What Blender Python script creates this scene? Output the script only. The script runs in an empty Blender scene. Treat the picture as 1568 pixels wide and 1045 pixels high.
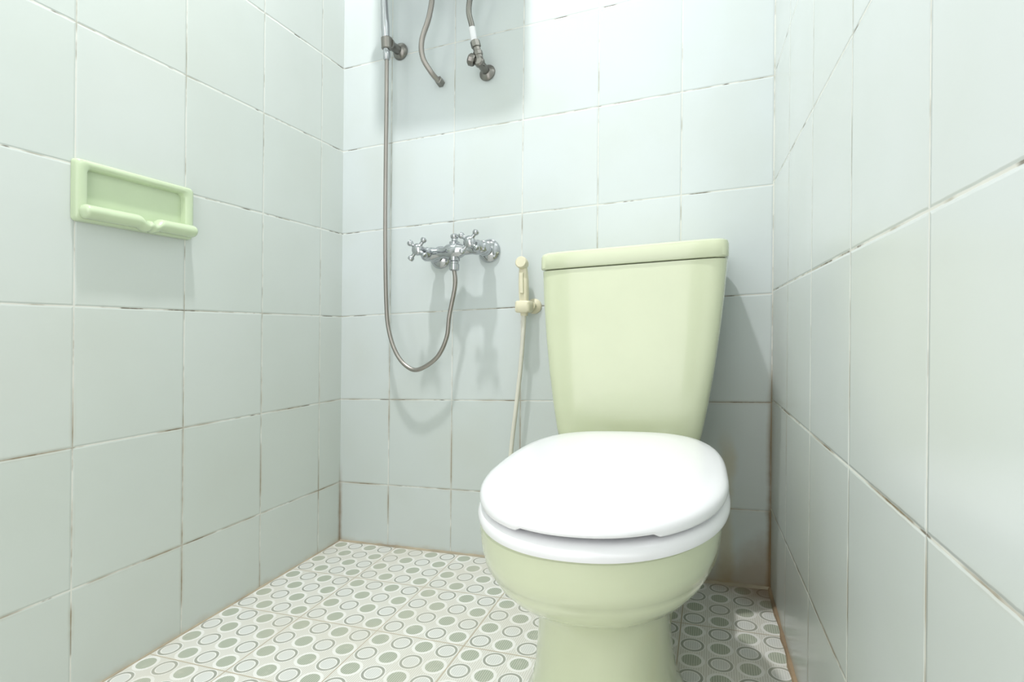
import bpy, bmesh, math, random
from mathutils import Vector, Matrix

K = 0.0457            # fall of the wet-room floor (and its tile courses) along x
KY = 0.024            # fall of the floor towards the door
W = 1.185             # back wall width
RS = 0.0325           # right wall opens slightly
YF = -1.80            # front wall
H = 2.70
FZ = lambda x,y: K*x+KY*y

scene = bpy.context.scene
try:
    scene.view_settings.view_transform = 'Standard'
    scene.view_settings.look = 'None'
except Exception as e:
    print(e)

# ------------------------------------------------------------------ helpers
def link(o):
    scene.collection.objects.link(o); return o

def empty(name, loc=(0,0,0)):
    e = bpy.data.objects.new(name, None); e.empty_display_size = .05
    e.location = loc
    return link(e)

def obj_from_bm(bm, name, mat=None, parent=None, smooth=True, bevel=0, subsurf=0, angle=40):
    bmesh.ops.recalc_face_normals(bm, faces=bm.faces)
    me = bpy.data.meshes.new(name); bm.to_mesh(me); bm.free()
    o = link(bpy.data.objects.new(name, me))
    if mat: me.materials.append(mat)
    if smooth:
        for p in me.polygons: p.use_smooth = True
        try: me.set_sharp_from_angle(angle=math.radians(angle))
        except Exception: pass
    if bevel:
        m = o.modifiers.new('bevel', 'BEVEL'); m.width = bevel; m.segments = 3; m.limit_method='ANGLE'
        m.angle_limit = math.radians(40)
    if parent: 
        o.parent = parent
        o.matrix_parent_inverse = Matrix.Translation(-Vector(parent.location))
    return o

def loft(loops, cap0=True, cap1=True, bm=None):
    bm = bm or bmesh.new()
    vs = [[bm.verts.new(p) for p in L] for L in loops]
    n = len(vs[0])
    for a, b in zip(vs[:-1], vs[1:]):
        for i in range(n):
            bm.faces.new((a[i], a[(i+1)%n], b[(i+1)%n], b[i]))
    if cap0: bm.faces.new(list(reversed(vs[0])))
    if cap1: bm.faces.new(vs[-1])
    return bm

def superloop(cx, yf, yb, hw, z, n=2.4, N=96, nb=None, yc=None):
    nb = nb or n
    if yc is None: yc = (yf+yb)/2
    pts = []
    for i in range(N):
        t = 2*math.pi*i/N
        c, s = math.cos(t), math.sin(t)
        e = n if s < 0 else nb
        x = hw*math.copysign(abs(c)**(2/e), c)
        L = (yc-yf) if s < 0 else (yb-yc)
        y = yc + L*math.copysign(abs(s)**(2/e), s)
        pts.append(Vector((cx+x, y, z)))
    return pts

def revolve(profile, origin, axis, N=32, bm=None, cap=True):
    axis = Vector(axis).normalized(); origin = Vector(origin)
    q = axis.to_track_quat('Z','Y')
    loops = []
    for r, h in profile:
        r = max(r, 1e-5)
        loops.append([origin + q @ Vector((r*math.cos(2*math.pi*i/N), r*math.sin(2*math.pi*i/N), h)) for i in range(N)])
    return loft(loops, cap, cap, bm)

def catmull(P, sub=10):
    P = [Vector(p) for p in P]
    Q = [P[0]*2-P[1]] + P + [P[-1]*2-P[-2]]
    out = []
    for i in range(1, len(Q)-2):
        p0,p1,p2,p3 = Q[i-1],Q[i],Q[i+1],Q[i+2]
        for j in range(sub):
            t = j/sub
            out.append(.5*((2*p1)+(-p0+p2)*t+(2*p0-5*p1+4*p2-p3)*t*t+(-p0+3*p1-3*p2+p3)*t**3))
    out.append(P[-1]); return out

def resample(pts, step):
    out=[pts[0]]; acc=0
    for a,b in zip(pts[:-1],pts[1:]):
        d=(b-a).length
        while acc+d>=step:
            t=(step-acc)/d; a=a+(b-a)*t; out.append(a.copy()); d=(b-a).length; acc=0
        acc+=d
    out.append(pts[-1]); return out

def tube(P, r, name, mat, parent, ribs=0.0, pitch=.004, N=14):
    pts = catmull(P)
    pts = resample(pts, pitch/2 if ribs else .006)
    loops=[]; up=Vector((0.3,1,0.1)).normalized(); prev=None
    for i,p in enumerate(pts):
        t=(pts[min(i+1,len(pts)-1)]-pts[max(i-1,0)]).normalized()
        if prev is None: x=up.cross(t).normalized()
        else: x=(prev-t*prev.dot(t)).normalized()
        prev=x; y=t.cross(x)
        rr = r*(1-ribs) if (ribs and i%2) else r
        loops.append([p+x*rr*math.cos(2*math.pi*k/N)+y*rr*math.sin(2*math.pi*k/N) for k in range(N)])
    return obj_from_bm(loft(loops), name, mat, parent, angle=80)

# ------------------------------------------------------------------ materials
def lin(c):
    c=[v/255 for v in c]
    return tuple((v/12.92 if v<=.04045 else ((v+.055)/1.055)**2.4) for v in c)+(1,)

class NT:
    def __init__(s, name):
        s.m=bpy.data.materials.new(name); s.m.use_nodes=True
        s.t=s.m.node_tree; s.n=s.t.nodes; s.b=s.n['Principled BSDF']
    def node(s, typ, **kw):
        n=s.n.new(typ)
        for k,v in kw.items(): setattr(n,k,v)
        return n
    def lk(s,a,b): s.t.links.new(a,b)
    def val(s,sock,v):
        if hasattr(v,'is_output') : s.lk(v,sock)
        else: sock.default_value=v
    def math(s,op,a,b=0.0,c=0.0,clamp=False):
        n=s.node('ShaderNodeMath',operation=op,use_clamp=clamp)
        s.val(n.inputs[0],a); s.val(n.inputs[1],b); s.val(n.inputs[2],c)
        return n.outputs[0]
    def mix(s,f,a,b,mode='MIX'):
        n=s.node('ShaderNodeMix',data_type='RGBA',blend_type=mode)
        s.val(n.inputs[0],f); s.val(n.inputs[6],a); s.val(n.inputs[7],b)
        return n.outputs[2]
    def ramp(s,v,lo,hi):
        n=s.node('ShaderNodeMapRange'); n.interpolation_type='SMOOTHSTEP'
        s.val(n.inputs[0],v); n.inputs[1].default_value=lo; n.inputs[2].default_value=hi
        return n.outputs[0]
    def noise(s,vec,scale,detail=2):
        n=s.node('ShaderNodeTexNoise'); s.lk(vec,n.inputs['Vector'])
        n.inputs['Scale'].default_value=scale; n.inputs['Detail'].default_value=detail
        return n.outputs[0]
    def bump(s,h,strength,dist,prev=None):
        n=s.node('ShaderNodeBump'); s.val(n.inputs['Height'],h)
        n.inputs['Strength'].default_value=strength; n.inputs['Distance'].default_value=dist
        if prev: s.lk(prev,n.inputs['Normal'])
        return n.outputs[0]

def simple(name,col,rough=.3,metal=0,coat=0,noise_amt=.03,bump=0,bscale=40,spec=.5):
    M=NT(name); tc=M.node('ShaderNodeTexCoord').outputs['Object']
    nz=M.noise(tc,9,3)
    c=lin(col); d=tuple(v*(1-noise_amt*3) for v in c[:3])+(1,)
    M.lk(M.mix(M.ramp(nz,.3,.8),c,d),M.b.inputs['Base Color'])
    M.b.inputs['Roughness'].default_value=rough; M.b.inputs['Metallic'].default_value=metal
    M.b.inputs['Coat Weight'].default_value=coat
    M.b.inputs['Coat Roughness'].default_value=.05
    M.b.inputs['Specular IOR Level'].default_value=spec
    if bump: M.lk(M.bump(M.noise(tc,bscale,2),bump,.002),M.b.inputs['Normal'])
    return M.m

def wall_mat(name, u0, bw, v0=.178, bh=.25, col=(211,218,220), col2=(206,214,215), edge=None, ky=0, low_amt=.45):
    M=NT(name)
    uv=M.node('ShaderNodeUVMap').outputs[0]
    sep=M.node('ShaderNodeSeparateXYZ'); M.lk(uv,sep.inputs[0])
    u,v=sep.outputs[0],sep.outputs[1]
    def cell(c,o,w):
        t=M.math('DIVIDE',M.math('SUBTRACT',c,o-20*w),w)
        return M.math('FRACT',t),M.math('FLOOR',t)
    fu,iu=cell(u,u0,bw); fv,iv=cell(v,v0,bh)
    du=M.math('MULTIPLY',M.math('MINIMUM',fu,M.math('SUBTRACT',1,fu)),bw)
    dv=M.math('MULTIPLY',M.math('MINIMUM',fv,M.math('SUBTRACT',1,fv)),bh)
    wob=M.math('MULTIPLY',M.math('SUBTRACT',M.noise(uv,60,3),.5),.0012)
    d=M.math('ADD',M.math('MINIMUM',du,dv),wob)
    grout=M.math('SUBTRACT',1,M.ramp(d,.0007,.0016))
    cmb=M.node('ShaderNodeCombineXYZ'); M.lk(iu,cmb.inputs[0]); M.lk(iv,cmb.inputs[1])
    wn=M.node('ShaderNodeTexWhiteNoise'); wn.noise_dimensions='3D'; M.lk(cmb.outputs[0],wn.inputs['Vector'])
    tile=M.mix(wn.outputs[0],lin(col),lin(col2))
    cloud=M.ramp(M.noise(uv,5,3),.35,.75)
    tile=M.mix(M.math('MULTIPLY',cloud,.35),tile,lin((201,208,203)))
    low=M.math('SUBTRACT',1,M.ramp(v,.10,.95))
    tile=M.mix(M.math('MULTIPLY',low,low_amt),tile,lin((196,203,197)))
    # faint soap-film smears
    sm=M.ramp(M.noise(uv,2.6,2),.42,.78)
    tile=M.mix(M.math('MULTIPLY',sm,.22),tile,lin((195,198,189)))
    hi=M.ramp(M.noise(uv,14,3),.50,.62)
    gcol=M.mix(hi,lin((220,220,213)),lin((180,178,166)))
    dark=M.ramp(M.noise(uv,17,4),.54,.63)
    isrow=M.math('LESS_THAN',dv,du)
    gcol=M.mix(M.math('MULTIPLY',dark,M.math('MULTIPLY_ADD',isrow,.6,.25)),gcol,lin((90,82,68)))
    lowg=M.math('MULTIPLY',M.math('SUBTRACT',1,M.ramp(v,.20,.80)),M.ramp(M.noise(uv,6,4),.42,.60))
    gcol=M.mix(M.math('MULTIPLY',lowg,.85),gcol,lin((126,108,80)))
    c=M.mix(grout,tile,gcol)
    # brownish halo next to dirty low joints
    halo=M.math('MULTIPLY',M.math('SUBTRACT',1,M.ramp(d,.001,.008)),lowg)
    c=M.mix(M.math('MULTIPLY',halo,.24),c,lin((164,148,116)))
    # brown damp stains at the bottom
    vf=M.math('SUBTRACT',v,M.math('MULTIPLY',u,-ky)) if ky else v
    st=M.math('SUBTRACT',1,M.ramp(M.math('ADD',vf,M.math('MULTIPLY',M.noise(uv,22,4),.03)),.010,.032))
    c=M.mix(M.math('MULTIPLY',st,.45),c,lin((176,158,130)))
    # corner stains
    def corner(edge,amt,top,w):
        de=M.math('ABSOLUTE',M.math('SUBTRACT',u,edge))
        e=M.math('SUBTRACT',1,M.ramp(M.math('ADD',de,M.math('MULTIPLY',M.noise(uv,25,3),.012)),.004,w))
        return M.math('MULTIPLY',M.math('MULTIPLY',e,M.math('SUBTRACT',1,M.ramp(v,top*.4,top))),amt)
    c=M.mix(corner(0,.75,.26,.018),c,lin((138,114,80)))
    if edge is not None:
        c=M.mix(corner(edge,.85,.60,.020),c,lin((136,112,78)))
        uu=M.math('ADD',u,M.math('MULTIPLY',M.math('SUBTRACT',M.noise(uv,9,3),.5),.05))
        ds=M.math('ABSOLUTE',M.math('SUBTRACT',uu,1.085))
        dd=M.math('SUBTRACT',1,M.ramp(ds,.006,.028))
        dd=M.math('MULTIPLY',dd,M.math('SUBTRACT',1,M.ramp(v,.28,.38)))
        c=M.mix(M.math('MULTIPLY',dd,.42),c,lin((190,172,120)))
        # rusty patch in the wet corner behind the pan
        dx_=M.math('SUBTRACT',edge,u)
        rr_=M.math('ADD',M.math('MULTIPLY',dx_,1.0),M.math('MULTIPLY',v,2.0))
        rr_=M.math('ADD',rr_,M.math('MULTIPLY',M.math('SUBTRACT',M.noise(uv,16,4),.5),.16))
        pz=M.math('MULTIPLY',M.math('SUBTRACT',1,M.ramp(rr_,.10,.30)),M.math('GREATER_THAN',u,edge-.4))
        c=M.mix(M.math('MULTIPLY',pz,.6),c,lin((152,122,84)))
    M.lk(c,M.b.inputs['Base Color'])
    M.lk(M.math('MULTIPLY_ADD',grout,.5,M.math('MULTIPLY_ADD',sm,.08,.20)),M.b.inputs['Roughness'])
    h=M.math('SUBTRACT',M.ramp(d,.0006,.004),M.math('MULTIPLY',M.noise(uv,7,1),.3))
    M.lk(M.bump(h,.5,.0015),M.b.inputs['Normal'])
    return M.m

def floor_mat():
    M=NT('patterned_floor_tile')
    tc=M.node('ShaderNodeTexCoord').outputs['Object']
    sep=M.node('ShaderNodeSeparateXYZ'); M.lk(tc,sep.inputs[0])
    x,y=sep.outputs[0],sep.outputs[1]
    P=.05
    tx=M.math('DIVIDE',M.math('ADD',x,10.0),P); ty=M.math('DIVIDE',M.math('ADD',y,10.0),P)
    fx=M.math('SUBTRACT',M.math('FRACT',tx),.5); fy=M.math('SUBTRACT',M.math('FRACT',ty),.5)
    par=M.math('MODULO',M.math('ADD',M.math('FLOOR',tx),M.math('FLOOR',ty)),2.0)
    par=M.math('GREATER_THAN',par,.5)
    r=M.math('SQRT',M.math('ADD',M.math('MULTIPLY',fx,fx),M.math('MULTIPLY',fy,fy)))
    hat=M.math('GREATER_THAN',M.math('SINE',M.math('MULTIPLY',x,2*math.pi/.0042)),-.1)
    bg=M.mix(M.math('MULTIPLY',hat,.5),lin((232,231,225)),lin((194,191,180)))
    c=M.mix(M.math('LESS_THAN',r,.47),bg,lin((240,239,236)))
    ring=M.math('MULTIPLY',M.math('LESS_THAN',r,.43),M.math('GREATER_THAN',r,.335))
    inner=M.mix(M.math('MULTIPLY',hat,.5),lin((228,229,226)),lin((200,202,197)))
    ca=M.mix(M.math('LESS_THAN',r,.29),c,inner)
    ca=M.mix(ring,ca,lin((164,166,156)))
    disc=M.mix(M.math('MULTIPLY',hat,.75),lin((160,168,150)),lin((200,204,192)))
    cb=M.mix(M.math('LESS_THAN',r,.35),c,disc)
    c=M.mix(par,ca,cb)
    def j(t):
        f=M.math('FRACT',M.math('DIVIDE',t,4.0))
        return M.math('MINIMUM',f,M.math('SUBTRACT',1,f))
    d=M.math('MULTIPLY',M.math('MINIMUM',j(tx),j(ty)),.2)
    g=M.math('LESS_THAN',d,.0012)
    c=M.mix(g,c,lin((190,178,158)))
    nz=M.noise(tc,6,5)
    c=M.mix(M.math('MULTIPLY',M.ramp(nz,.42,.72),.26),c,lin((210,201,182)))
    wear=M.ramp(M.noise(tc,45,4),.55,.7)
    c=M.mix(M.math('MULTIPLY',wear,.18),c,lin((226,222,212)))
    # rust-brown dirt gathered in the far right corner
    rx=M.math('SUBTRACT',W,x)
    rr_=M.math('ADD',rx,M.math('MULTIPLY',y,-1.6))
    rr_=M.math('ADD',rr_,M.math('MULTIPLY',M.math('SUBTRACT',M.noise(tc,18,4),.5),.14))
    c=M.mix(M.math('MULTIPLY',M.math('SUBTRACT',1,M.ramp(rr_,.03,.22)),.75),c,lin((138,104,70)))
    M.lk(c,M.b.inputs['Base Color'])
    M.lk(M.math('MULTIPLY_ADD',M.noise(tc,30,2),.25,.22),M.b.inputs['Roughness'])
    M.lk(M.bump(M.ramp(d,.0006,.003),.4,.001),M.b.inputs['Normal'])
    return M.m

M_green = simple('pale_green_vitreous_china',(212,219,188),.16,coat=.5,noise_amt=.012)
M_dish  = simple('green_glazed_ceramic',(200,216,182),.16,coat=.5,noise_amt=.02)
M_white = simple('white_seat_plastic',(240,240,243),.22,coat=.3,noise_amt=.004)
M_chrome= simple('polished_chrome',(190,192,196),.08,metal=1,noise_amt=.02)
M_steel = simple('braided_steel',(170,164,159),.32,metal=1,noise_amt=.05)
M_nickel= simple('worn_nickel',(154,151,146),.28,metal=1,noise_amt=.12)
M_cream = simple('aged_cream_plastic',(226,220,194),.4,noise_amt=.04)
M_hose  = simple('cream_hose_pvc',(224,222,210),.4,noise_amt=.03)
M_paint = simple('white_ceiling_paint',(242,242,240),.7,bump=.1,bscale=90)
M_cem   = simple('stained_cement_bead',(192,180,158),.8,noise_amt=.15,bump=.5,bscale=120)
M_rust  = simple('rusty_cement_bead',(172,148,120),.8,noise_amt=.2,bump=.5,bscale=120)
M_wood  = simple('painted_door_frame',(232,232,226),.5)

W_back = wall_mat('tile_back',.169,.203,edge=W)
W_left = wall_mat('tile_left',.0976,.216,col=(209,215,212),col2=(205,212,208),ky=KY)
W_right= wall_mat('tile_right',.21,.225,v0=.185,col=(211,216,216),col2=(208,213,212),ky=KY,low_amt=.3)

# ------------------------------------------------------------------ room shell
def quad_wall(name, quads, mat, uvf):
    bm=bmesh.new(); uvl=bm.loops.layers.uv.new('UVMap')
    cache={}
    def V(p):
        k=tuple(round(c,5) for c in p)
        if k not in cache: cache[k]=bm.verts.new(p)
        return cache[k]
    for q in quads:
        f=bm.faces.new([V(p) for p in q])
        for l in f.loops: l[uvl].uv=uvf(l.vert.co)
    me=bpy.data.meshes.new(name); bm.to_mesh(me); bm.free()
    me.materials.append(mat)
    return link(bpy.data.objects.new(name,me))

XR=lambda y: W+RS*(-y)
quad_wall('wall_back',[[(0,0,0),(W,0,K*W),(W,0,H),(0,0,H)]],W_back,lambda c:(c.x,c.z-K*c.x))
DY0,DY1,DZ0,DZ1=-.747,-.532,.840,.925
ys=[0,DY1,DY0,YF]; zs=[0,DZ0,DZ1,H]
qs=[]
zz=lambda j,y: KY*y if j==0 else zs[j]
for i in range(3):
    for j in range(3):
        if i==1 and j==1: continue
        qs.append([(0,ys[i],zz(j,ys[i])),(0,ys[i],zs[j+1]),(0,ys[i+1],zs[j+1]),(0,ys[i+1],zz(j,ys[i+1]))])
quad_wall('wall_left',qs,W_left,lambda c:(-c.y,c.z))
quad_wall('wall_right',[[(W,0,K*W),(XR(YF),YF,FZ(XR(YF),YF)),(XR(YF),YF,H),(W,0,H)]],W_right,
          lambda c:(-c.y,c.z-K*W))
D0,D1,DH=.30,1.02,2.05  # unseen doorway, left open so world light can brighten the room
qs=[[(0,YF,FZ(0,YF)),(D0,YF,FZ(D0,YF)),(D0,YF,H),(0,YF,H)],
    [(D0,YF,DH),(D1,YF,DH),(D1,YF,H),(D0,YF,H)],
    [(D1,YF,FZ(D1,YF)),(XR(YF),YF,FZ(XR(YF),YF)),(XR(YF),YF,H),(D1,YF,H)]]
quad_wall('wall_front',qs,W_left,lambda c:(c.x+3,c.z-K*c.x))
bm=bmesh.new()
vs=[bm.verts.new(p) for p in [(0,0,0),(0,YF,FZ(0,YF)),(XR(YF),YF,FZ(XR(YF),YF)),(W,0,K*W)]]
bm.faces.new(vs)
me=bpy.data.meshes.new('floor'); bm.to_mesh(me); bm.free(); me.materials.append(floor_mat())
link(bpy.data.objects.new('floor',me))
quad_wall('ceiling',[[(0,0,H),(W,0,H),(XR(YF),YF,H),(0,YF,H)]],M_paint,lambda c:(c.x,c.y))

def bead(name,P,r,mat=M_cem):
    P=[Vector(p) for p in P]
    random.seed(3)
    n=60
    pts=[P[0].lerp(P[1],i/n) for i in range(n+1)]
    loops=[]
    t=(P[1]-P[0]).normalized(); x=t.orthogonal().normalized(); y=t.cross(x)
    for p in pts:
        rr=r*random.uniform(.7,1.35)
        loops.append([p+x*rr*math.cos(k*math.pi/4)+y*rr*math.sin(k*math.pi/4) for k in range(8)])
    return obj_from_bm(loft(loops),name,mat)
bead('trim_1',[(.002,0,0.0),(W-.002,0,K*W)],.0045)
bead('trim_2',[(0,-.002,0),(0,YF+.01,FZ(0,YF))],.0028)
bead('trim_3',[(W,-.002,K*W),(XR(YF),YF+.01,FZ(XR(YF),YF))],.0065,M_rust)
def box_bm(x0,x1,y0,y1,z0,z1,bm=None):
    bm=bm or bmesh.new()
    return loft([[Vector((x0,y0,z)),Vector((x1,y0,z)),Vector((x1,y1,z)),Vector((x0,y1,z))] for z in (z0,z1)],bm=bm)
bm=box_bm(D0-.03,D0+.01,YF-.04,YF+.015,.0,DH+.03)
box_bm(D1-.01,D1+.03,YF-.04,YF+.015,.015,DH+.03,bm); box_bm(D0+.01,D1-.01,YF-.04,YF+.015,DH-.01,DH+.03,bm)
obj_from_bm(bm,'trim_4',M_wood,smooth=False,bevel=.003)

# ------------------------------------------------------------------ toilet
TX=.897
toilet=empty('toilet',(TX,-.4,FZ(TX,-.4)))
def shear(bm, rot=0.0, piv=None):
    for v in bm.verts:
        if rot:
            d=Vector((v.co.x-piv[0],v.co.y-piv[1]))
            c,s=math.cos(rot),math.sin(rot)
            v.co.x=piv[0]+c*d.x-s*d.y; v.co.y=piv[1]+s*d.x+c*d.y
        v.co.z+=K*v.co.x+KY*v.co.y
    return bm
ROT=math.radians(1.2); PIV=(TX,-.25)
def tp(bm,name,mat,rot=ROT,**kw):
    return obj_from_bm(shear(bm,rot,PIV),name,mat,toilet,**kw)

S=[(.000,.130,-.672,-.30,2.6),(.012,.132,-.674,-.298,2.6),(.024,.128,-.669,-.30,2.6),(.034,.120,-.658,-.30,2.5),
   (.060,.112,-.644,-.31,2.5),(.11,.105,-.636,-.33,2.4),(.160,.101,-.632,-.35,2.4),(.190,.101,-.636,-.35,2.3),
   (.210,.104,-.646,-.34,2.25),(.224,.113,-.664,-.32,2.2),(.236,.130,-.692,-.30,2.2),(.249,.146,-.716,-.29,2.2),(.266,.158,-.736,-.28,2.2),
   (.282,.166,-.749,-.27,2.2),(.290,.1675,-.752,-.272,2.2),(.294,.1705,-.758,-.275,2.2),(.315,.1735,-.765,-.28,2.2),(.338,.1755,-.769,-.285,2.2),(.350,.1755,-.770,-.285,2.2),(.356,.170,-.765,-.29,2.2)]
loops=[superloop(TX-.006,a[2],a[3],a[1],a[0],n=a[4],nb=2.8 if a[0]>.25 else 2.0+.8*max(0,(a[0]-.2)/.05),yc=a[2]+(a[3]-a[2])*.48) for a in S]
tp(loft(loops),'bowl',M_green)
S=[(.000,.098,-.42,-.05,3.5),(.012,.100,-.42,-.048,3.5),(.03,.086,-.42,-.055,3.5),(.12,.068,-.42,-.07,3),(.22,.074,-.42,-.07,3),
   (.28,.110,-.40,-.05,3.5),(.32,.135,-.38,-.04,4),(.352,.140,-.37,-.035,4),(.358,.136,-.37,-.04,4)]
loops=[superloop(TX-.014,a[2],a[3],a[1],a[0],n=a[4]) for a in S]
tp(loft(loops),'trapway',M_green,rot=ROT*.5)
TC=TX-.005
S=[(.358,.124,-.215,-.045,0),(.364,.140,-.228,-.035,0),(.374,.148,-.233,-.03,0),(.40,.1535,-.236,-.028,0),(.45,.162,-.239,-.025,0),(.52,.172,-.242,-.024,0),
   (.60,.181,-.245,-.022,0),(.68,.188,-.247,-.02,0),(.745,.1915,-.248,-.02,0)]
loops=[superloop(TC-.006*(1-(a[0]-.358)/.39),a[2],a[3],a[1],a[0],n=9,N=128) for a in S]
tp(loft(loops),'tank',M_green,rot=0)
S=[(.7465,.186,-.244,-.022),(.748,.192,-.250,-.018),(.751,.194,-.252,-.016),(.775,.194,-.252,-.016),(.781,.192,-.250,-.018),
   (.7845,.187,-.244,-.023),(.786,.168,-.230,-.036),(.787,.10,-.18,-.09)]
loops=[superloop(TC,a[2],a[3],a[1],a[0],n=10,N=128) for a in S]
tp(loft(loops),'tank_lid',M_green,rot=0)
tp(revolve([(.024,0),(.024,.004),(.020,.006),(.019,.005),(.018,.009),(.001,.010)],(TX,-.135,.7865),(0,0,1)),'flush_button',M_chrome,rot=0)

SX=TX-.001
def outline(z,s=0.0):
    return superloop(SX,-.781+s,-.292-s,.1790-s,z,n=2.15,nb=3.0,yc=-.55,N=160)
def tilt(bm,a=.045):
    for v in bm.verts: v.co.z+=a*(v.co.y+.787)
    return bm
outer=[(.0,.357),(-.001,.360),(-.001,.366),(.003,.372),(.010,.3755)]
inner=[(.060,.3755),(.068,.370),(.070,.358),(.0,.357)]
loops=[outline(z,s) for s,z in outer+inner[:-1]]
loops.append(outline(.357,0.0))
tp(tilt(loft(loops,False,False),.02),'seat',M_white,angle=60)
prof=[(.02,.3785),(.005,.3785),(.002,.380),(.001,.383),(.001,.386),(.002,.391),(.005,.395),(.011,.3985),(.025,.4015),(.06,.4045),(.11,.406),(.16,.4062)]
loops=[outline(z,s) for s,z in prof]
bm=tilt(loft(loops),.03)
for v in bm.verts:
    if v.co.y<-.66:
        dx=abs(v.co.x-SX-.012)
        base=v.co.z-.03*(v.co.y+.787)
        if dx<.085 and base<.3865:
            v.co.z+=(.0045 if base<.3835 else .0015)*min(1,(.085-dx)/.006)
tp(bm,'lid',M_white,angle=60)
for i,sx in enumerate((-.07,.07)):
    tp(revolve([(.0,-.02),(.011,-.018),(.012,-.016),(.012,.016),(.011,.018),(.0,.02)],(TX+sx,-.283,.380),(1,0,0)),'hinge_%d'%(i+1),M_white)

# ------------------------------------------------------------------ soap dish (left wall)
dish=empty('soap_dish',(0,-.64,.88))
def rr(x,y0,y1,z0,z1,r,n=8):
    pts=[]
    for (cy,cz,a0) in [(y1-r,z1-r,0),(y0+r,z1-r,90),(y0+r,z0+r,180),(y1-r,z0+r,270)]:
        for i in range(n+1):
            a=math.radians(a0+90*i/n); pts.append(Vector((x,cy+r*math.cos(a),cz+r*math.sin(a))))
    return pts
Y0,Y1,Z0,Z1=-.753,-.518,.828,.939
L=[rr(.0005,Y0,Y1,Z0,Z1,.008),rr(.009,Y0+.001,Y1-.001,Z0+.001,Z1-.001,.009),rr(.013,Y0+.003,Y1-.003,Z0+.003,Z1-.003,.009),
   rr(.015,Y0+.008,Y1-.008,Z0+.008,Z1-.008,.009),rr(.0145,Y0+.018,Y1-.018,Z0+.019,Z1-.013,.010),rr(.011,Y0+.021,Y1-.021,Z0+.022,Z1-.016,.010),
   rr(-.014,Y0+.024,Y1-.024,Z0+.025,Z1-.019,.012),rr(-.042,Y0+.028,Y1-.028,Z0+.027,Z1-.024,.016),rr(-.052,Y0+.045,Y1-.045,Z0+.035,Z1-.036,.016)]
obj_from_bm(loft(L,True,True),'frame',M_dish,dish,angle=60)
n=90; loops=[]
YN=-.624
for i in range(n+1):
    t=i/n; y=Y0+.005+(Y1-Y0-.008)*t
    e=min(1,min(t,1-t)/.04); e=math.sqrt(max(0.02,1-(1-e)**2))
    yy=(y-YN)/.017
    notch=.012*math.exp(-yy**4)
    if abs(y-YN)<.004: notch*=.7
    cx,cz=.018,.8450-notch*.7
    a=.0150*e+.002; b=(.0120*e)+.001-notch*.25
    loops.append([Vector((cx+a*math.cos(q)*1.0,y,cz+b*math.sin(q))) for q in [2*math.pi*k/24 for k in range(24)]])
obj_from_bm(loft(loops),'lip',M_dish,dish,angle=80)
bm=box_bm(-.035,.014,Y0+.022,Y1-.022,Z0+.012,.843)
obj_from_bm(bm,'tray',M_dish,dish,bevel=.003)

# ------------------------------------------------------------------ shower mixer
mix=empty('shower_mixer_tap',(.408,0,.852))
xl,xr_=.334,.482; zl,zr=.845,.858
def mp(bm,name,mat=M_chrome,**kw): return obj_from_bm(bm,name,mat,mix,**kw)
bm=bmesh.new()
for (x,z) in ((xl,zl),(xr_,zr)):
    revolve([(.031,0.0),(.032,.003),(.030,.008),(.022,.013),(.014,.016),(.0135,.03),(.0165,.031),(.0185,.033),(.0185,.050),(.016,.053)],(x,0,z),(0,-1,0),N=36,bm=bm)
mp(bm,'wall_flanges')
bm=bmesh.new()
d=(Vector((xr_,-.066,zr))-Vector((xl,-.066,zl)))
revolve([(.001,-.022),(.012,-.021),(.017,-.015),(.0185,-.006),(.0185,.010),(.015,.022),(.0145,.045),(.020,.056),(.022,.074),(.020,.092),(.0145,.103),(.015,.126),(.0185,.138),(.0185,.154),(.017,.163),(.012,.169),(.001,.170)],
        (xl,-.066,zl),d,N=36,bm=bm)
mp(bm,'body')
bm=bmesh.new()
for (x,z) in ((xl,zl),(xr_,zr)):
    o=Vector((x,-.070,z)); ax=Vector((-.10,-1,.12)).normalized()
    revolve([(.016,0),(.0165,.014),(.012,.020),(.010,.030),(.013,.034),(.013,.046),(.016,.050),(.015,.058),(.009,.063),(.001,.065)],o,ax,N=30,bm=bm)
    c=o+ax*.054
    q=ax.to_track_quat('Z','Y')
    for k in range(4):
        a=math.radians(45+90*k+8)
        dr=q@Vector((math.cos(a),math.sin(a),0))
        revolve([(.006,.010),(.0048,.018),(.0048,.023),(.0075,.026),(.0085,.030),(.0075,.034),(.001,.0365)],c,dr,N=18,bm=bm)
mp(bm,'cross_handles')
bm=bmesh.new()
mc=(Vector((xl,-.066,zl))+Vector((xr_,-.066,zr)))/2
revolve([(.014,.012),(.014,.024),(.009,.027),(.008,.032),(.011,.036),(.011,.042),(.006,.046),(.001,.047)],mc,(0,0,1),N=28,bm=bm)
revolve([(.015,.012),(.015,.026),(.0115,.028),(.0115,.034),(.0135,.035),(.0135,.050),(.010,.053)],mc,(0,0,-1),N=28,bm=bm)
mp(bm,'diverter_and_outlet')

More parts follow.
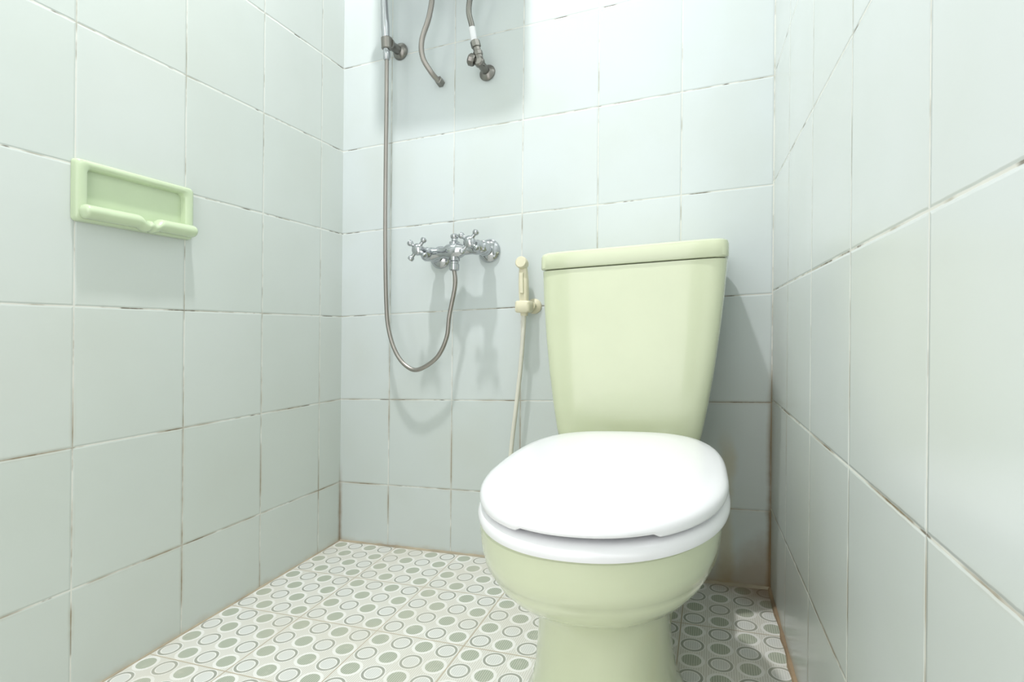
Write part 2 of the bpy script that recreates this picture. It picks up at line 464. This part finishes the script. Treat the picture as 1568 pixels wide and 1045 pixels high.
# ------------------------------------------------------------------ hand shower with hose
shw=empty('hand_shower',(.18,0,1.45))
hx=.186
tube([(mc.x,mc.y,mc.z-.05),(mc.x+.003,-.066,.76),(.394,-.064,.68),(.385,-.062,.62),(.355,-.06,.566),(.30,-.06,.532),(.262,-.06,.540),(.228,-.06,.577),(.204,-.06,.64),
      (.195,-.06,.72),(.190,-.06,.90),(.188,-.058,1.10),(.187,-.056,1.28),(.186,-.055,1.41)],.0062,'hose',M_steel,shw,ribs=.10,pitch=.0042)
bm=bmesh.new()
revolve([(.0075,0),(.010,.004),(.010,.022),(.0085,.026),(.0105,.05),(.012,.09),(.0105,.13),(.010,.16),(.0115,.19),(.013,.205),(.013,.21)],(hx,-.055,1.400),(0,-.10,1),N=28,bm=bm)
obj_from_bm(bm,'handset_handle',M_chrome,shw)
hd=Vector((hx,-.078,1.615))
bm=revolve([(.012,-.02),(.016,.0),(.034,.016),(.040,.024),(.040,.032),(.036,.035),(.001,.035)],hd,(0,-.8,-.35),N=36)
obj_from_bm(bm,'spray_head',M_chrome,shw)
bm=bmesh.new()
revolve([(.024,0),(.0245,.004),(.021,.010),(.013,.014),(.012,.040),(.016,.046),(.016,.052)],(hx+.012,0,1.447),(-.15,-1,0),N=30,bm=bm)
revolve([(.0135,-.016),(.0155,-.014),(.0155,.014),(.0135,.016)],(hx,-.056,1.447),(0,-.1,1),N=28,bm=bm)
obj_from_bm(bm,'wall_holder',M_nickel,shw)

# ------------------------------------------------------------------ water heater high on the wall
heater=empty('water_heater',(.36,0,1.85))
loops=[superloop(.385,-.255+a,-.002,.172-a,z,n=8) for a,z in [(.02,1.655),(.006,1.660),(0,1.672),(0,2.02),(.006,2.032),(.02,2.037)]]
obj_from_bm(loft(loops),'casing',M_white,heater)
obj_from_bm(revolve([(.022,0),(.022,.008),(.018,.012),(.001,.013)],(.372,-.254,1.76),(0,-1,0)),'dial',M_nickel,heater)
tube([(.33,-.002,1.337),(.33,-.020,1.337),(.322,-.045,1.350),(.305,-.062,1.385),(.305,-.068,1.43),(.325,-.066,1.49),(.335,-.064,1.56),(.335,-.064,1.66)],.0078,'inlet_hose',M_steel,heater,ribs=.13,pitch=.005)
bm=revolve([(.012,0),(.012,.004),(.0115,.020),(.009,.022)],(.33,0,1.337),(0,-1,.1),N=6)
obj_from_bm(bm,'inlet_nut',M_nickel,heater,bevel=.001)
bm=bmesh.new()
revolve([(.023,0),(.023,.003),(.019,.008),(.011,.012),(.011,.045),(.014,.047),(.014,.056),(.010,.060)],(.471,0,1.345),(-.05,-1,.15),N=28,bm=bm)
vc=Vector((.470,-.048,1.352))
revolve([(.010,-.01),(.011,.018),(.0125,.020),(.0125,.030),(.010,.032),(.010,.040),(.013,.042),(.013,.058),(.010,.060)],vc,(-.25,-.1,1),N=8,bm=bm)
obj_from_bm(bm,'angle_valve',M_nickel,heater,angle=30)
bm=revolve([(.007,0),(.007,.014),(.014,.016),(.016,.020),(.016,.030),(.012,.034),(.001,.035)],vc,(-1,-.3,.35),N=10)
obj_from_bm(bm,'valve_knob',M_nickel,heater,angle=30)
tube([(.455,-.054,1.405),(.448,-.056,1.45),(.440,-.058,1.485),(.444,-.060,1.52),(.46,-.062,1.56),(.465,-.062,1.66)],.0078,'outlet_hose',M_nickel,heater,ribs=.13,pitch=.005)
bm=revolve([(.0088,0),(.0088,.04)],(.455,-.054,1.405),(-.16,-.05,1),N=20)
obj_from_bm(bm,'ferrule',M_white,heater)

# ------------------------------------------------------------------ bidet sprayer
bid=empty('bidet_sprayer',(.60,0,.72))
bm=bmesh.new()
revolve([(.020,0),(.0205,.004),(.018,.008),(.010,.012),(.010,.028)],(.612,0,.706),(0,-1,0),N=28,bm=bm)
obj_from_bm(bm,'wall_bracket',M_cream,bid)
loops=[superloop(.597,-.062+a,-.020-a,.021-a,z,n=4) for a,z in [(.003,.688),(0,.692),(0,.714),(.003,.718)]]
obj_from_bm(loft(loops),'holder_clip',M_cream,bid)
hs=[(.680,.0085,.0085),(.69,.010,.010),(.715,.011,.012),(.74,.0125,.012),(.77,.0125,.012),(.795,.011,.011),(.806,.0095,.010)]
loops=[superloop(.597-(z-.70)*.03,-.041-b,-.041+b,a,z,n=3,N=32) for z,a,b in hs]
obj_from_bm(loft(loops),'handle',M_cream,bid)
bm=revolve([(.006,-.016),(.012,-.012),(.0145,-.003),(.0155,.008),(.0155,.016),(.013,.019),(.001,.0195)],(.593,-.043,.815),(0,-1,.12),N=28)
obj_from_bm(bm,'spray_head',M_cream,bid)
loops=[superloop(.596-(z-.70)*.03,-.060,-.050,.0055,z,n=3,N=24) for z in (.738,.742,.785,.790)]
obj_from_bm(loft(loops),'trigger',M_cream,bid)
tube([(.597,-.041,.682),(.5955,-.041,.64),(.588,-.041,.54),(.575,-.041,.42),(.566,-.041,.34),(.562,-.043,.25),(.575,-.048,.17),(.61,-.05,.14),(.645,-.05,.165),(.655,-.048,.195)],.0058,'hose',M_hose,bid)
bm=bmesh.new()
revolve([(.022,0),(.022,.003),(.018,.007),(.010,.010),(.010,.05),(.013,.052),(.013,.062),(.004,.066)],(.655,0,.215),(0,-1,0),N=24,bm=bm)
revolve([(.009,0),(.009,.02)],(.655,-.048,.212),(0,0,-1),N=20,bm=bm)
obj_from_bm(bm,'stop_valve',M_nickel,bid)

# ------------------------------------------------------------------ lighting
lx,ly=.47,-.80
lamp=empty('ceiling_lamp',(lx,ly,H))
ML=NT('lamp_diffuser'); ML.b.inputs['Emission Color'].default_value=(1,1,1,1); ML.b.inputs['Emission Strength'].default_value=3
obj_from_bm(revolve([(.10,.0),(.105,.01),(.10,.02)],(lx,ly,H-.001),(0,0,-1),N=48),'base',M_white,lamp)
obj_from_bm(revolve([(.09,.0),(.085,.012),(.07,.018),(.001,.02)],(lx,ly,H-.018),(0,0,-1),N=48),'diffuser',ML.m,lamp)
ld=bpy.data.lights.new('lamp_light','AREA'); ld.shape='DISK'; ld.size=.09; ld.energy=28; ld.color=(1,.998,.992)
lo=link(bpy.data.objects.new('lamp_light',ld)); lo.location=(lx,ly,H-.045); 
lo.parent=lamp; lo.matrix_parent_inverse=Matrix.Translation((-lx,-ly,-H))

w=bpy.data.worlds.new('world'); scene.world=w; w.use_nodes=True
bg=w.node_tree.nodes['Background']; bg.inputs[0].default_value=(1,.995,.99,1); bg.inputs[1].default_value=2.4  # added fill light, coming in through the open doorway

# ------------------------------------------------------------------ camera
cd=bpy.data.cameras.new('camera'); cd.sensor_width=36; cd.lens=19.45; cd.shift_y=-.0112
cd.clip_start=.01
cam=link(bpy.data.objects.new('camera',cd))
cam.matrix_world=Matrix.Translation((1.0587,-1.3955,.644))@Matrix.Rotation(math.radians(20.06),4,'Z')@Matrix.Rotation(math.radians(90),4,'X')@Matrix.Rotation(.0095,4,'Z')
scene.camera=cam
print('DONE')
